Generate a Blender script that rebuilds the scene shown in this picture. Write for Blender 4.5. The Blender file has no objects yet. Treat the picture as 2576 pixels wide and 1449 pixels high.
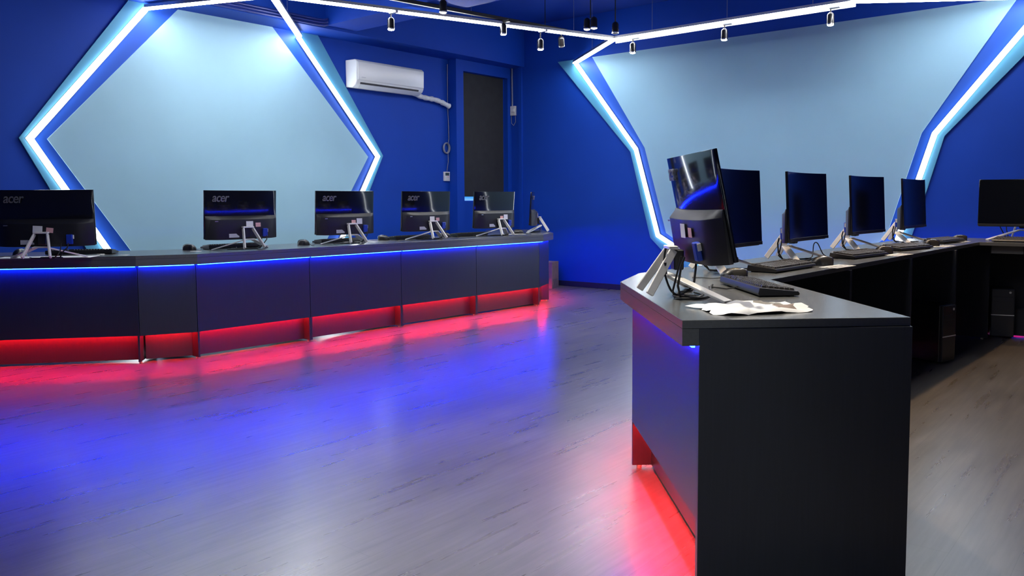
import bpy, bmesh, math, random
from mathutils import Vector, Matrix
random.seed(7)
C = bpy.context.scene.collection
S = bpy.context.scene

# ------------------------------------------------------------------ camera
W_PX, H_PX = 2576.0, 1449.0
F_PX, CX, CY, PITCH, ROLL, YAW = 2023.6, 1288.0, 646.88, 0.07099, -0.006417, 0.69542
EYE = 1.15
def axis_of(xr, yr, zr):
    c, s = math.cos(ROLL), math.sin(ROLL)
    xc, yc = c*xr + s*yr, -s*xr + c*yr
    up = -yc
    Y = math.cos(PITCH)*zr + math.sin(PITCH)*up
    Z = -math.sin(PITCH)*zr + math.cos(PITCH)*up
    return Vector((xc*math.cos(YAW) - Y*math.sin(YAW), xc*math.sin(YAW) + Y*math.cos(YAW), Z))
cam_data = bpy.data.cameras.new('camera')
cam = bpy.data.objects.new('camera', cam_data)
C.objects.link(cam)
ax, ay, az = axis_of(1, 0, 0), -axis_of(0, 1, 0), -axis_of(0, 0, 1)
cam.matrix_world = Matrix(((ax.x, ay.x, az.x, 0), (ax.y, ay.y, az.y, 0), (ax.z, ay.z, az.z, EYE), (0, 0, 0, 1)))
cam_data.sensor_fit = 'HORIZONTAL'
cam_data.sensor_width = 36.0
cam_data.lens = 36.0*F_PX/W_PX
cam_data.shift_x = 0.0
cam_data.shift_y = -(H_PX/2 - CY)/W_PX
cam_data.clip_start = 0.05
S.camera = cam
# ------------------------------------------------------------------ world and exposure
w = bpy.data.worlds.new('world'); S.world = w; w.use_nodes = True
w.node_tree.nodes['Background'].inputs[0].default_value = (0.01, 0.02, 0.05, 1)
w.node_tree.nodes['Background'].inputs[1].default_value = 0.3
S.view_settings.view_transform = 'Standard'
S.view_settings.look = 'None'
S.view_settings.gamma = 1.0
S.view_settings.use_curve_mapping = False
S.view_settings.exposure = 0.0
# strengths of the room's lamps and the added ones (radiance of strips, watts of spots)
L_CEIL, L_WALL, L_BLUE, L_RED = 40.0, 13.0, 215.0, 260.0
W_COOL, W_WARM = 60.0, 75.0

# ------------------------------------------------------------------ materials
MATS = {}
def mat(name, col, rough=0.5, metal=0.0, spec=0.5, var=0.0, vscale=6.0, stretch=(1, 1, 1), bump=0.0, bscale=60.0, coat=0.0, rvar=0.0):
    if name in MATS: return MATS[name]
    m = bpy.data.materials.new(name); m.use_nodes = True
    nt = m.node_tree; N, L = nt.nodes, nt.links
    p = N['Principled BSDF']
    p.inputs['Base Color'].default_value = (*col, 1)
    p.inputs['Roughness'].default_value = rough
    p.inputs['Metallic'].default_value = metal
    p.inputs['Specular IOR Level'].default_value = spec
    if coat: p.inputs['Coat Weight'].default_value = coat; p.inputs['Coat Roughness'].default_value = 0.06
    if var or bump or rvar:
        tc = N.new('ShaderNodeTexCoord'); mp = N.new('ShaderNodeMapping')
        mp.inputs['Scale'].default_value = stretch
        L.new(tc.outputs['Object'], mp.inputs['Vector'])
    if var or rvar:
        nz = N.new('ShaderNodeTexNoise'); nz.inputs['Scale'].default_value = vscale; nz.inputs['Detail'].default_value = 5
        L.new(mp.outputs[0], nz.inputs['Vector'])
    if var:
        mr = N.new('ShaderNodeMapRange'); mr.inputs[1].default_value = 0.3; mr.inputs[2].default_value = 0.7
        mr.inputs[3].default_value = 1 - var; mr.inputs[4].default_value = 1 + var
        L.new(nz.outputs[0], mr.inputs[0])
        mx = N.new('ShaderNodeMix'); mx.data_type = 'RGBA'; mx.blend_type = 'MULTIPLY'; mx.inputs[0].default_value = 1
        mx.inputs[6].default_value = (*col, 1)
        L.new(mr.outputs[0], mx.inputs[7]); L.new(mx.outputs[2], p.inputs['Base Color'])
    if rvar:
        m2 = N.new('ShaderNodeMapRange'); m2.inputs[1].default_value = 0.3; m2.inputs[2].default_value = 0.7
        m2.inputs[3].default_value = max(0.02, rough - rvar); m2.inputs[4].default_value = rough + rvar
        L.new(nz.outputs[0], m2.inputs[0]); L.new(m2.outputs[0], p.inputs['Roughness'])
    if bump:
        n2 = N.new('ShaderNodeTexNoise'); n2.inputs['Scale'].default_value = bscale; n2.inputs['Detail'].default_value = 3
        L.new(mp.outputs[0], n2.inputs['Vector'])
        b = N.new('ShaderNodeBump'); b.inputs['Strength'].default_value = bump; b.inputs['Distance'].default_value = 0.002
        L.new(n2.outputs[0], b.inputs['Height']); L.new(b.outputs[0], p.inputs['Normal'])
    MATS[name] = m
    return m
def emit(name, col, strength):
    if name in MATS: return MATS[name]
    m = bpy.data.materials.new(name); m.use_nodes = True
    p = m.node_tree.nodes['Principled BSDF']
    p.inputs['Base Color'].default_value = (0.8, 0.8, 0.8, 1)
    p.inputs['Emission Color'].default_value = (*col, 1)
    p.inputs['Emission Strength'].default_value = strength
    MATS[name] = m
    return m
mat('wall_blue', (0.001, 0.052, 0.42), 0.62, spec=0.3, var=0.05, vscale=2.0, bump=0.12, bscale=140)
mat('ceiling_blue', (0.001, 0.034, 0.30), 0.7, spec=0.3, var=0.08, vscale=1.5, bump=0.1, bscale=120)
mat('beam_blue', (0.004, 0.06, 0.5), 0.65, spec=0.3, var=0.06, vscale=2.0)
mat('panel_pale', (0.36, 0.60, 0.74), 0.6, spec=0.3, var=0.03, vscale=1.5, bump=0.06, bscale=160)
mat('panel_powder', (0.31, 0.55, 0.72), 0.6, spec=0.3, var=0.03, vscale=1.5, bump=0.06, bscale=160)
mat('panel_sky', (0.085, 0.32, 0.52), 0.55, spec=0.35, var=0.03, vscale=2.0)
mat('panel_royal', (0.012, 0.085, 0.50), 0.55, spec=0.35, var=0.03, vscale=2.0)
mat('navy_skirting', (0.006, 0.01, 0.05), 0.6)
mat('laminate', (0.034, 0.037, 0.046), 0.30, spec=0.6, var=0.07, vscale=5, stretch=(30, 30, 1.0), bump=0.03, bscale=14)
mat('worktop_laminate', (0.100, 0.103, 0.100), 0.24, spec=0.75, var=0.07, vscale=5, stretch=(1.2, 26, 26), bump=0.03, bscale=14)
mat('black_shell', (0.008, 0.008, 0.010), 0.10, spec=0.5, coat=0.4)
mat('black_matte', (0.013, 0.013, 0.015), 0.42, var=0.1, vscale=40, bump=0.1, bscale=400)
mat('screen_glass', (0.004, 0.005, 0.007), 0.18, spec=0.28)
mat('silver', (0.80, 0.78, 0.72), 0.34, metal=0.12, var=0.04, vscale=30)
mat('key_black', (0.050, 0.045, 0.040), 0.42, var=0.1, vscale=30)
mat('keyboard_shell', (0.012, 0.012, 0.013), 0.35)
mat('mouse_shell', (0.036, 0.033, 0.028), 0.24, coat=0.2)
mat('cable_black', (0.01, 0.01, 0.011), 0.5)
mat('plug_blue', (0.01, 0.05, 0.45), 0.4)
mat('plug_white', (0.7, 0.7, 0.68), 0.4)
mat('sticker_white', (0.80, 0.80, 0.80), 0.6)
mat('sticker_pink', (0.80, 0.45, 0.42), 0.6)
mat('sticker_grey', (0.55, 0.56, 0.60), 0.6)
mat('ink', (0.06, 0.06, 0.07), 0.6)
mat('logo_grey', (0.20, 0.20, 0.20), 0.35, metal=0.3)
mat('paper', (0.86, 0.86, 0.84), 0.75, var=0.02, vscale=20)
mat('fold_shade_grey', (0.16, 0.15, 0.13), 0.6, var=0.4, vscale=25)  # grey fold shade painted onto the crumpled sheet
mat('fold_shade_brown', (0.20, 0.13, 0.09), 0.6, var=0.4, vscale=25)  # brownish fold shade on the same sheet, put into its colour
mat('ac_white', (0.78, 0.79, 0.80), 0.22, var=0.02, vscale=4)
mat('ac_slot', (0.05, 0.05, 0.055), 0.6)
mat('tape_white', (0.72, 0.74, 0.76), 0.6, var=0.12, vscale=30, bump=0.6, bscale=60)
mat('box_white', (0.74, 0.75, 0.76), 0.45)
mat('lcd_grey', (0.06, 0.09, 0.09), 0.2)
mat('wire_grey', (0.30, 0.32, 0.38), 0.5)
mat('conduit', (0.03, 0.05, 0.28), 0.4, var=0.1, vscale=10)
mat('blind_black', (0.020, 0.021, 0.023), 0.75, var=0.2, vscale=8, stretch=(1, 1, 1), bump=0.3, bscale=300)
mat('card_brown', (0.22, 0.15, 0.11), 0.8, var=0.12, vscale=12)
mat('alu', (0.55, 0.56, 0.58), 0.35, metal=0.9)
mat('track_black', (0.012, 0.011, 0.011), 0.45)
mat('spot_body', (0.02, 0.02, 0.022), 0.25, metal=0.3)
mat('spot_rim', (0.6, 0.58, 0.52), 0.2, metal=0.9)
mat('spot_off', (0.25, 0.26, 0.28), 0.2)
mat('glass_window', (0.02, 0.05, 0.09), 0.05)
mat('cushion_foot', (0.45, 0.38, 0.25), 0.5)
mat('tower_black', (0.016, 0.016, 0.018), 0.3, var=0.1, vscale=60)
mat('tower_front', (0.028, 0.029, 0.032), 0.28)
mat('tray_grey', (0.22, 0.21, 0.20), 0.5)
emit('led_white', (0.96, 0.98, 1.0), L_CEIL)
emit('led_white_wall', (0.93, 0.98, 1.0), L_WALL)
emit('led_blue', (0.0022, 0.016, 1.0), L_BLUE)
emit('led_red', (1.0, 0.006, 0.010), L_RED)
emit('lamp_cool', (1.0, 0.98, 0.92), 30.0)
emit('lamp_warm', (1.0, 0.90, 0.72), 20.0)
emit('daylight_slit', (0.02, 0.36, 1.0), 0.9)

def floor_material():
    m = bpy.data.materials.new('vinyl_plank_floor'); m.use_nodes = True
    nt = m.node_tree; N, L = nt.nodes, nt.links; p = N['Principled BSDF']
    tc = N.new('ShaderNodeTexCoord')
    def noise(scale, st, detail=6, rough=0.6):
        mp = N.new('ShaderNodeMapping'); mp.inputs['Scale'].default_value = st
        L.new(tc.outputs['Object'], mp.inputs['Vector'])
        n = N.new('ShaderNodeTexNoise'); n.inputs['Scale'].default_value = scale; n.inputs['Detail'].default_value = detail
        n.inputs['Roughness'].default_value = rough
        L.new(mp.outputs[0], n.inputs['Vector']); return n
    def ramp(n, stops):
        r = N.new('ShaderNodeValToRGB'); e = r.color_ramp.elements
        while len(e) < len(stops): e.new(0.5)
        for i, (pos, c) in enumerate(stops): e[i].position = pos; e[i].color = (*c, 1)
        L.new(n.outputs[0], r.inputs[0]); return r
    grain = noise(2.2, (8, 0.5, 1), 4, 0.55); fine = noise(6, (8, 0.55, 1), 3, 0.55); blot = noise(1.1, (1.4, 0.7, 1), 3)
    base = ramp(grain, [(0.22, (0.096, 0.083, 0.072)), (0.50, (0.114, 0.100, 0.088)), (0.78, (0.136, 0.120, 0.106))])
    f = ramp(fine, [(0.32, (0.82, 0.82, 0.82)), (0.68, (1.14, 1.14, 1.14))])
    b = ramp(blot, [(0.35, (0.80, 0.80, 0.80)), (0.65, (1.15, 1.15, 1.15))])
    def mul(a, c):
        x = N.new('ShaderNodeMix'); x.data_type = 'RGBA'; x.blend_type = 'MULTIPLY'; x.inputs[0].default_value = 1
        L.new(a, x.inputs[6]); L.new(c, x.inputs[7]); return x.outputs[2]
    col = mul(mul(base.outputs[0], f.outputs[0]), b.outputs[0])
    # plank seams, 0.18 m wide boards along y
    br = N.new('ShaderNodeTexBrick'); br.inputs['Scale'].default_value = 1.0
    br.offset = 0.37; br.inputs['Mortar Size'].default_value = 0.0012; br.inputs['Brick Width'].default_value = 1.2
    br.inputs['Row Height'].default_value = 0.18
    br.inputs['Color1'].default_value = (1, 1, 1, 1); br.inputs['Color2'].default_value = (0.93, 0.93, 0.93, 1); br.inputs['Mortar'].default_value = (0.7, 0.7, 0.7, 1)
    mp = N.new('ShaderNodeMapping'); mp.inputs['Rotation'].default_value = (0, 0, math.pi/2)
    L.new(tc.outputs['Object'], mp.inputs['Vector']); L.new(mp.outputs[0], br.inputs['Vector'])
    L.new(mul(col, br.outputs[0]), p.inputs['Base Color'])
    rr = N.new('ShaderNodeMapRange'); rr.inputs[1].default_value = 0.3; rr.inputs[2].default_value = 0.7
    rr.inputs[3].default_value = 0.265; rr.inputs[4].default_value = 0.315
    L.new(grain.outputs[0], rr.inputs[0]); L.new(rr.outputs[0], p.inputs['Roughness'])
    bp = N.new('ShaderNodeBump'); bp.inputs['Strength'].default_value = 0.04; bp.inputs['Distance'].default_value = 0.001
    L.new(fine.outputs[0], bp.inputs['Height']); L.new(bp.outputs[0], p.inputs['Normal'])
    p.inputs['Specular IOR Level'].default_value = 1.0
    MATS['floor'] = m
floor_material()

# ------------------------------------------------------------------ mesh helpers
class B:
    def __init__(s): s.v, s.f = [], []
    def add(s, vs, fs, M=None):
        o = len(s.v)
        s.v += [tuple(M @ Vector(v)) if M else tuple(v) for v in vs]
        s.f += [tuple(i + o for i in f) for f in fs]
        return s
    def box(s, x0, x1, y0, y1, z0, z1, M=None):
        return s.add([(x0, y0, z0), (x1, y0, z0), (x1, y1, z0), (x0, y1, z0), (x0, y0, z1), (x1, y0, z1), (x1, y1, z1), (x0, y1, z1)],
                     [(3, 2, 1, 0), (4, 5, 6, 7), (0, 1, 5, 4), (1, 2, 6, 5), (2, 3, 7, 6), (3, 0, 4, 7)], M)
    def prism(s, poly, z0, z1, M=None):
        n = len(poly)
        vs = [(p[0], p[1], z0) for p in poly] + [(p[0], p[1], z1) for p in poly]
        fs = [tuple(reversed(range(n))), tuple(range(n, 2*n))] + [(i, (i + 1) % n, n + (i + 1) % n, n + i) for i in range(n)]
        return s.add(vs, fs, M)
    def solid(s, a, b):
        # closed skin between two matching loops
        n = len(a)
        return s.add(list(a) + list(b), [tuple(reversed(range(n))), tuple(range(n, 2*n))] + [(i, (i + 1) % n, n + (i + 1) % n, n + i) for i in range(n)])
    def bar(s, p0, p1, wd, ht, up=(0, 0, 1)):
        p0, p1 = Vector(p0), Vector(p1); d = (p1 - p0).normalized()
        side = d.cross(Vector(up)).normalized(); u = side.cross(d).normalized()
        def ring(p): return [p + side*wd/2 + u*ht/2, p - side*wd/2 + u*ht/2, p - side*wd/2 - u*ht/2, p + side*wd/2 - u*ht/2]
        return s.solid(ring(p0), ring(p1))
    def tube(s, pts, r, n=8):
        pts = [Vector(p) for p in pts]; rings = []
        prev = None
        for i, p in enumerate(pts):
            d = (pts[min(i + 1, len(pts) - 1)] - pts[max(i - 1, 0)]).normalized()
            if prev is None:
                a = Vector((0, 0, 1)) if abs(d.z) < 0.9 else Vector((1, 0, 0))
                prev = d.cross(a).normalized()
            prev = (prev - d*prev.dot(d)).normalized(); q = d.cross(prev)
            rr = r[i] if isinstance(r, (list, tuple)) else r
            rings.append([p + (prev*math.cos(2*math.pi*k/n) + q*math.sin(2*math.pi*k/n))*rr for k in range(n)])
        vs = [v for rg in rings for v in rg]; fs = [tuple(reversed(range(n))), tuple(range(len(vs) - n, len(vs)))]
        for i in range(len(rings) - 1):
            for k in range(n): fs.append((i*n + k, i*n + (k + 1) % n, (i + 1)*n + (k + 1) % n, (i + 1)*n + k))
        return s.add(vs, fs)
    def lathe(s, prof, n=20, M=None):
        vs = [(r*math.cos(2*math.pi*k/n), r*math.sin(2*math.pi*k/n), z) for r, z in prof for k in range(n)]
        fs = [tuple(reversed(range(n))), tuple(range(len(vs) - n, len(vs)))]
        for i in range(len(prof) - 1):
            for k in range(n): fs.append((i*n + k, i*n + (k + 1) % n, (i + 1)*n + (k + 1) % n, (i + 1)*n + k))
        return s.add(vs, fs, M)
    def mesh(s, name, bevel=0.0, seg=1, smooth=False):
        me = bpy.data.meshes.new(name); me.from_pydata(s.v, [], s.f)
        bm = bmesh.new(); bm.from_mesh(me)
        bmesh.ops.recalc_face_normals(bm, faces=bm.faces)
        if bevel:
            es = [e for e in bm.edges if len(e.link_faces) == 2 and e.calc_face_angle(0) > 0.5]
            bmesh.ops.bevel(bm, geom=es, offset=bevel, segments=seg, affect='EDGES', profile=0.6, clamp_overlap=True)
        if smooth:
            for f in bm.faces: f.smooth = True
            for e in bm.edges:
                if len(e.link_faces) == 2 and e.calc_face_angle(0) > 0.7: e.smooth = False
        bm.to_mesh(me); bm.free()
        return me
def put(name, me, m, parent=None, loc=(0, 0, 0), rz=0.0, rot=None):
    o = bpy.data.objects.new(name, me)
    if m is not None and len(me.materials) == 0: me.materials.append(MATS[m])
    o.parent = parent; o.location = loc
    o.rotation_euler = rot if rot else (0, 0, rz)
    C.objects.link(o); return o
def part(name, b, m, parent=None, bevel=0.0, seg=1, smooth=False, label=None, kind=None):
    o = put(name, b.mesh(name, bevel, seg, smooth), m, parent)
    if label: o['label'] = label
    if kind: o['kind'] = kind
    return o
def tag(o, label, cat, group=None):
    o['label'] = label; o['category'] = cat
    if group: o['group'] = group
    return o
def struct(o, label=None):
    o['kind'] = 'structure'
    if label: o['label'] = label
    return o
def thing(name, label, cat, loc=(0, 0, 0), rz=0.0, group=None):
    o = bpy.data.objects.new(name, None); o.empty_display_size = 0.1
    C.objects.link(o); o.location = loc; o.rotation_euler = (0, 0, rz)
    return tag(o, label, cat, group)
def dup(root, loc, rz, label=None, group=None):
    r = root.copy(); C.objects.link(r); r.location = loc; r.rotation_euler = (0, 0, rz)
    if label: r['label'] = label
    if group: r['group'] = group
    for ch in root.children:
        c = ch.copy(); C.objects.link(c); c.parent = r
        for g in ch.children:
            d = g.copy(); C.objects.link(d); d.parent = c
    return r
def yaw_of(fx, fy): return math.atan2(-fx, fy)         # rotation that turns local +y into (fx, fy)
def offset_line(pts, d):
    # shift an open xy polyline to its left by d with mitred joints
    out = []
    P = [Vector(p[:2]) for p in pts]
    def nrm(a, b): t = (b - a).normalized(); return Vector((-t.y, t.x))
    for i, p in enumerate(P):
        if i == 0: out.append(p + nrm(P[0], P[1])*d)
        elif i == len(P) - 1: out.append(p + nrm(P[-2], P[-1])*d)
        else:
            n1, n2 = nrm(P[i - 1], p), nrm(p, P[i + 1]); m = (n1 + n2).normalized()
            out.append(p + m*d/max(0.3, m.dot(n1)))
    return out

# ------------------------------------------------------------------ the room
XL, YB, XR, YF, ZC, ZB = -7.379, 8.68, 5.0, -5.0, 3.5, 2.96
struct(part('floor', B().box(XL - 0.2, XR + 0.2, YF - 0.2, YB + 0.2, -0.1, 0.0), 'floor'))
struct(part('ceiling', B().box(XL - 0.2, XR + 0.2, YF - 0.2, YB + 0.2, ZC, ZC + 0.15), 'ceiling_blue'))
wl = struct(part('wall_left', B().box(XL - 0.2, XL, YF - 0.2, YB + 0.2, 0, ZC), 'wall_blue'))
struct(part('wall_back', B().box(XL, XR, YB, YB + 0.2, 0, ZC), 'wall_blue'))
struct(part('wall_right', B().box(XR, XR + 0.2, YF - 0.2, YB + 0.2, 0, ZC), 'wall_blue'))
struct(part('wall_front', B().box(XL, XR, YF - 0.2, YF, 0, ZC), 'wall_blue'))
struct(part('trim_1', B().box(XL, -7.0, YF, YB, ZB, ZC), 'wall_blue'), 'deep blue beam boxed along the top of the left wall')
struct(part('trim_2', B().box(-7.0, XR, 5.36, 5.76, 2.99, ZC), 'beam_blue'), 'blue cross beam under the ceiling')
struct(part('trim_3', B().box(-7.0, XR, 0.6, 1.0, 2.99, ZC), 'beam_blue'), 'blue cross beam under the ceiling')
struct(part('baseboard_back', B().box(XL + 0.3, XR, YB - 0.012, YB, 0, 0.07), 'navy_skirting', bevel=0.003))
# window bay that stands proud of the left wall
PX = XL + 0.145
y0, y1, ya, yb, zt = 7.572, YB, 7.709, 8.596, 2.82
bay = B()
bay.box(XL, PX, y0, ya, 0, ZB).box(XL, PX, yb, y1, 0, ZB).box(XL, PX, ya, yb, zt, ZB)
bay.box(XL, PX - 0.05, ya, yb, 0, 1.125)
struct(part('trim_4', bay, 'wall_blue'), 'blue boxed window bay standing proud of the left wall')
wn = bpy.data.objects.new('window_1', None); C.objects.link(wn); wn.location = (PX - 0.07, (ya + yb)/2, 1.125); struct(wn, 'tall window covered by a black roller blind with a bright slit below')
hw = (yb - ya)/2
part('window_sill', B().box(-0.06, 0.005, -hw, hw, 0, 0.02), 'wall_blue', wn)
part('window_pane', B().box(-0.055, -0.045, -hw, hw, 0.02, zt - 1.125), 'daylight_slit', wn)
bl = part('roller_blind', B().box(-0.012, -0.009, -hw + 0.004, hw - 0.004, 0.085, zt - 1.125), 'blind_black', wn)
part('blind_bar', B().box(-0.018, -0.003, -hw + 0.004, hw - 0.004, 0.072, 0.088), 'blind_black', bl)

# ------------------------------------------------------------------ hexagon wall panels and wall LED lines
def on_left(u, z, d): return (XL + d, u, z)
def on_back(u, z, d): return (u, YB - d, z)
def board(b, poly, d0, d1, f): return b.solid([f(u, z, d0) for u, z in poly], [f(u, z, d1) for u, z in poly])
def band(A, Bb, d0, d1, f, b):
    for i in range(len(A) - 1): board(b, [A[i], A[i + 1], Bb[i + 1], Bb[i]], d0, d1, f)
    return b
def band_loop(A, Bb): return list(A) + list(reversed(Bb))
def ribbon(poly, wd): return offset_line(poly, wd/2), offset_line(poly, -wd/2)
def hexagon(outer, led, inner, f, label, centre, mirror=None):
    sides = [(outer, led, inner)]
    t = thing('hexagon_wall_panel', label, 'wall panel')
    mir = mirror
    for k in range(2):
        if k == 0: o_, l_, i_ = outer, led, inner
        else: o_, l_, i_ = mir
        part('outer_band', board(B(), band_loop(o_, l_), 0.0, 0.022, f), 'panel_sky', t, label='sky blue outer band')
        part('middle_band', board(B(), band_loop(l_, i_), 0.0, 0.010, f), 'panel_royal', t, label='royal blue band inside the light line')
    part('centre_panel', board(B(), band_loop(inner, mir[2]), 0.0, 0.024, f), centre, t, label='pale blue centre panel')
    return t
oL = [(3.40, 0.0), (2.518, 1.684), (3.462, ZB)]
lL = [(3.64, 0.0), (2.598, 1.682), (3.655, ZB)]
iL = [(3.88, 0.0), (2.735, 1.686), (3.927, ZB)]
oR = [(5.55, 0.0), (6.432, 1.685), (5.525, ZB)]
lR = [(5.365, 0.0), (6.339, 1.672), (5.211, ZB)]
iR = [(5.11, 0.0), (6.20, 1.663), (4.95, ZB)]
hexagon(oL, lL, iL, on_left, 'pale blue hexagon panel filling the wall behind the left desk row', 'panel_pale', (oR, lR, iR))
MX = -3.55
def mirx(p): return [(2*MX - u, z) for u, z in p]
oB = [(-4.28, 0.0), (-5.014, 0.676), (-5.303, 1.737), (-6.42, ZB)]
lB = [(-3.90, 0.10), (-4.904, 0.708), (-5.217, 1.762), (-6.161, ZB)]
iB = [(-3.78, 0.12), (-4.796, 0.739), (-5.099, 1.776), (-5.872, ZB)]
hexagon(oB, lB, iB, on_back, 'wide light blue angular panel on the wall behind the right desk', 'panel_powder', (mirx(oB), mirx(lB), mirx(iB)))
def wall_led(poly, f, label):
    t = thing('wall_light_line', label, 'led light', group='white LED lines on the walls')
    a, b_ = ribbon(poly, 0.056)
    part('channel', board(B(), band_loop(a, b_), 0.0, 0.026, f), 'alu', t)
    a, b_ = ribbon(poly, 0.044)
    part('diffuser', board(B(), band_loop(a, b_), 0.026, 0.042, f), 'led_white_wall', t)
    return t
ZL = 2.907
wall_led([(3.59, 0.08), (2.598, 1.682), (3.611, ZL)], on_left, 'white LED line bent to the left around the pale hexagon panel')
wall_led([(5.41, 0.08), (6.339, 1.672), (5.257, ZL)], on_left, 'white LED line bent toward the air conditioner on the hexagon panel')
lBr = [(-4.20, 0.319), (-4.904, 0.708), (-5.217, 1.762), (-6.121, ZL)]
wall_led(lBr, on_back, 'white LED line on the back wall panel beside the dark corner')
wall_led(mirx(lBr), on_back, 'white LED line on the back wall panel above the end desk')
# same pattern added unseen behind the camera's right shoulder, for light and reflections
def on_right(u, z, d): return (XR - d, u, z)
SH = -2.3 - 4.47
def shift(p): return [(u + SH, z) for u, z in p]
hexagon(shift(oL), shift(lL), shift(iL), on_right, 'added unseen pale blue hexagon panel opposite the left desk row', 'panel_pale', (shift(oR), shift(lR), shift(iR)))
wall_led(shift([(3.59, 0.08), (2.598, 1.682), (3.611, ZL)]), on_right, 'added white LED line on the unseen opposite panel, toward the entrance wall')
wall_led(shift([(5.41, 0.08), (6.339, 1.672), (5.257, ZL)]), on_right, 'added white LED line on the unseen opposite panel, toward the end desk')

# ------------------------------------------------------------------ suspended ceiling LED lines
def ceil_led(p, q, label, wires=2, fin=False):
    t = thing('ceiling_light_line', label, 'led light', ((p[0] + q[0])/2, (p[1] + q[1])/2, ZL), 0, 'suspended white LED lines')
    P, Q = Vector((p[0], p[1], 0)), Vector((q[0], q[1], 0)); m = (P + Q)/2
    P -= m; Q -= m
    part('diffuser', B().bar(P, Q, 0.056, 0.014), 'led_white', t)
    part('channel', B().bar(P + Vector((0, 0, 0.020)), Q + Vector((0, 0, 0.020)), 0.062, 0.026), 'alu', t)
    if fin: part('added_shade_fin', B().bar(P + Vector((0, 0.034, -0.002)), Q + Vector((0, 0.034, -0.002)), 0.004, 0.070), 'alu', t)  # fin added to keep strip light off the top of the back wall
    for k in range(wires):
        a = P.lerp(Q, (k + 0.5)/wires + 0.02)
        y = a.y + m.y
        top = (ZC - ZL) if not (5.36 < y < 5.76) else (2.99 - ZL)
        if a.x + m.x < -7.0: top = ZB - ZL
        part('suspension_wire', B().tube([(a.x, a.y, 0.03), (a.x, a.y, top)], 0.002, 6), 'wire_grey', t)
    return t
NP, NA, NB = (-6.08, 4.10), (XL + 0.05, 5.257), (XL + 0.05, 3.611)
NJ, NK = (-4.901, 7.655), (-2.350, 7.648)
NW, NW2, NQ = (-6.121, YB - 0.05), (-0.979, YB - 0.05), (-1.15, 4.10)
ceil_led(NP, NB, 'hanging LED line meeting the wall line at the upper left corner of the hexagon panel', 1)
ceil_led(NP, NA, 'hanging LED line meeting the wall line beside the air conditioner', 1)
ceil_led(NP, NJ, 'long hanging LED line crossing the ceiling in front of the air conditioner', 3)
ceil_led(NJ, NW, 'short hanging LED line bending down to the back wall near the window', 1)
ceil_led(NJ, NK, 'hanging LED line parallel to the back wall with three spotlights below', 3, True)
ceil_led(NK, NW2, 'hanging LED line running to the back wall over the end desk', 1)
ceil_led(NK, NQ, 'hanging LED line crossing the ceiling above the right desk row', 2)
ceil_led(NQ, (-2.6, 1.6), 'added unseen LED line above the angled end of the right desk', 1)  # strip added out of view to light the camera side
ceil_led((-2.6, 1.6), NP, 'added unseen LED line above the open floor between the desks', 2)  # another added strip, unseen, for light on the near floor

# ------------------------------------------------------------------ spotlights
def spot(loc, zhang, label, lamp='lamp_cool', watts=W_COOL, aim=(0, 0, -1), col=(1, 0.96, 0.88), bracket=True, tilt=(0, 0), size=75, hang=0.06, twin=False, name='track_spotlight', group='ceiling spotlights'):
    # loc: body centre; zhang: height of what it hangs from
    t = thing(name, label, 'spotlight', loc, 0, group)
    h = zhang - loc[2]
    if bracket: part('bracket', B().box(-0.012, 0.085, -0.016, 0.016, h - 0.024, h), 'alu' if lamp == 'lamp_cool' else 'track_black', t, 0.003)
    part('stem', B().tube([(0, 0, h), (0, 0, 0.05)], 0.006, 8), 'track_black', t)
    M = Matrix.Rotation(tilt[0], 4, 'X') @ Matrix.Rotation(tilt[1], 4, 'Y')
    for k in ((-0.042, 0.042) if twin else (0,)):
        T = Matrix.Translation((k, 0, 0)) @ M
        bd = part('lamp_body', B().lathe([(0.010, 0.062), (0.026, 0.050), (0.033, 0.035), (0.034, -0.05), (0.030, -0.05), (0.028, -0.046)], 20, T), 'spot_body', t, smooth=True)
        part('rim', B().lathe([(0.0345, -0.040), (0.0355, -0.047), (0.0345, -0.054), (0.029, -0.054), (0.029, -0.040)], 20, T), 'spot_rim', bd, smooth=True)
        part('lamp_face', B().lathe([(0.020, -0.050), (0.0285, -0.052), (0.024, -0.058), (0.012, -0.061)], 20, T), lamp, bd, smooth=True)
    if watts:
        ld = bpy.data.lights.new('spot_beam', 'SPOT'); ld.energy = watts; ld.color = col
        ld.spot_size = math.radians(size); ld.spot_blend = 0.6; ld.shadow_soft_size = 0.03
        lo = bpy.data.objects.new('spot_beam', ld); C.objects.link(lo); lo.parent = t
        d = (M @ Vector((0, 0, -1))) if not any(aim[:2]) else Vector(aim).normalized()
        lo.location = d*0.08
        lo.rotation_euler = d.to_track_quat('-Z', 'Y').to_euler()
    return t
ZU = ZL - 0.0075
spot((-5.715, 5.12, 2.785), ZU, 'small black spotlight under the long LED line nearest the cross beam', watts=25, aim=(-0.5, 0.1, -1))
spot((-5.19, 6.70, 2.755), ZU, 'brightly lit spotlight under the long LED line close to its bend', watts=30, aim=(0.1, -0.1, -1))
spot((-4.66, 7.652, 2.785), ZU, 'lit spotlight below the back LED line, first from the LED junction', watts=35, aim=(0.05, -0.15, -1))
spot((-3.60, 7.650, 2.785), ZU, 'lit spotlight below the back LED line, middle of three', watts=35, aim=(0.0, -0.15, -1))
spot((-2.56, 7.648, 2.785), ZU, 'lit spotlight below the back LED line, next to the right LED junction', watts=35, aim=(0.0, -0.15, -1))
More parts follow.
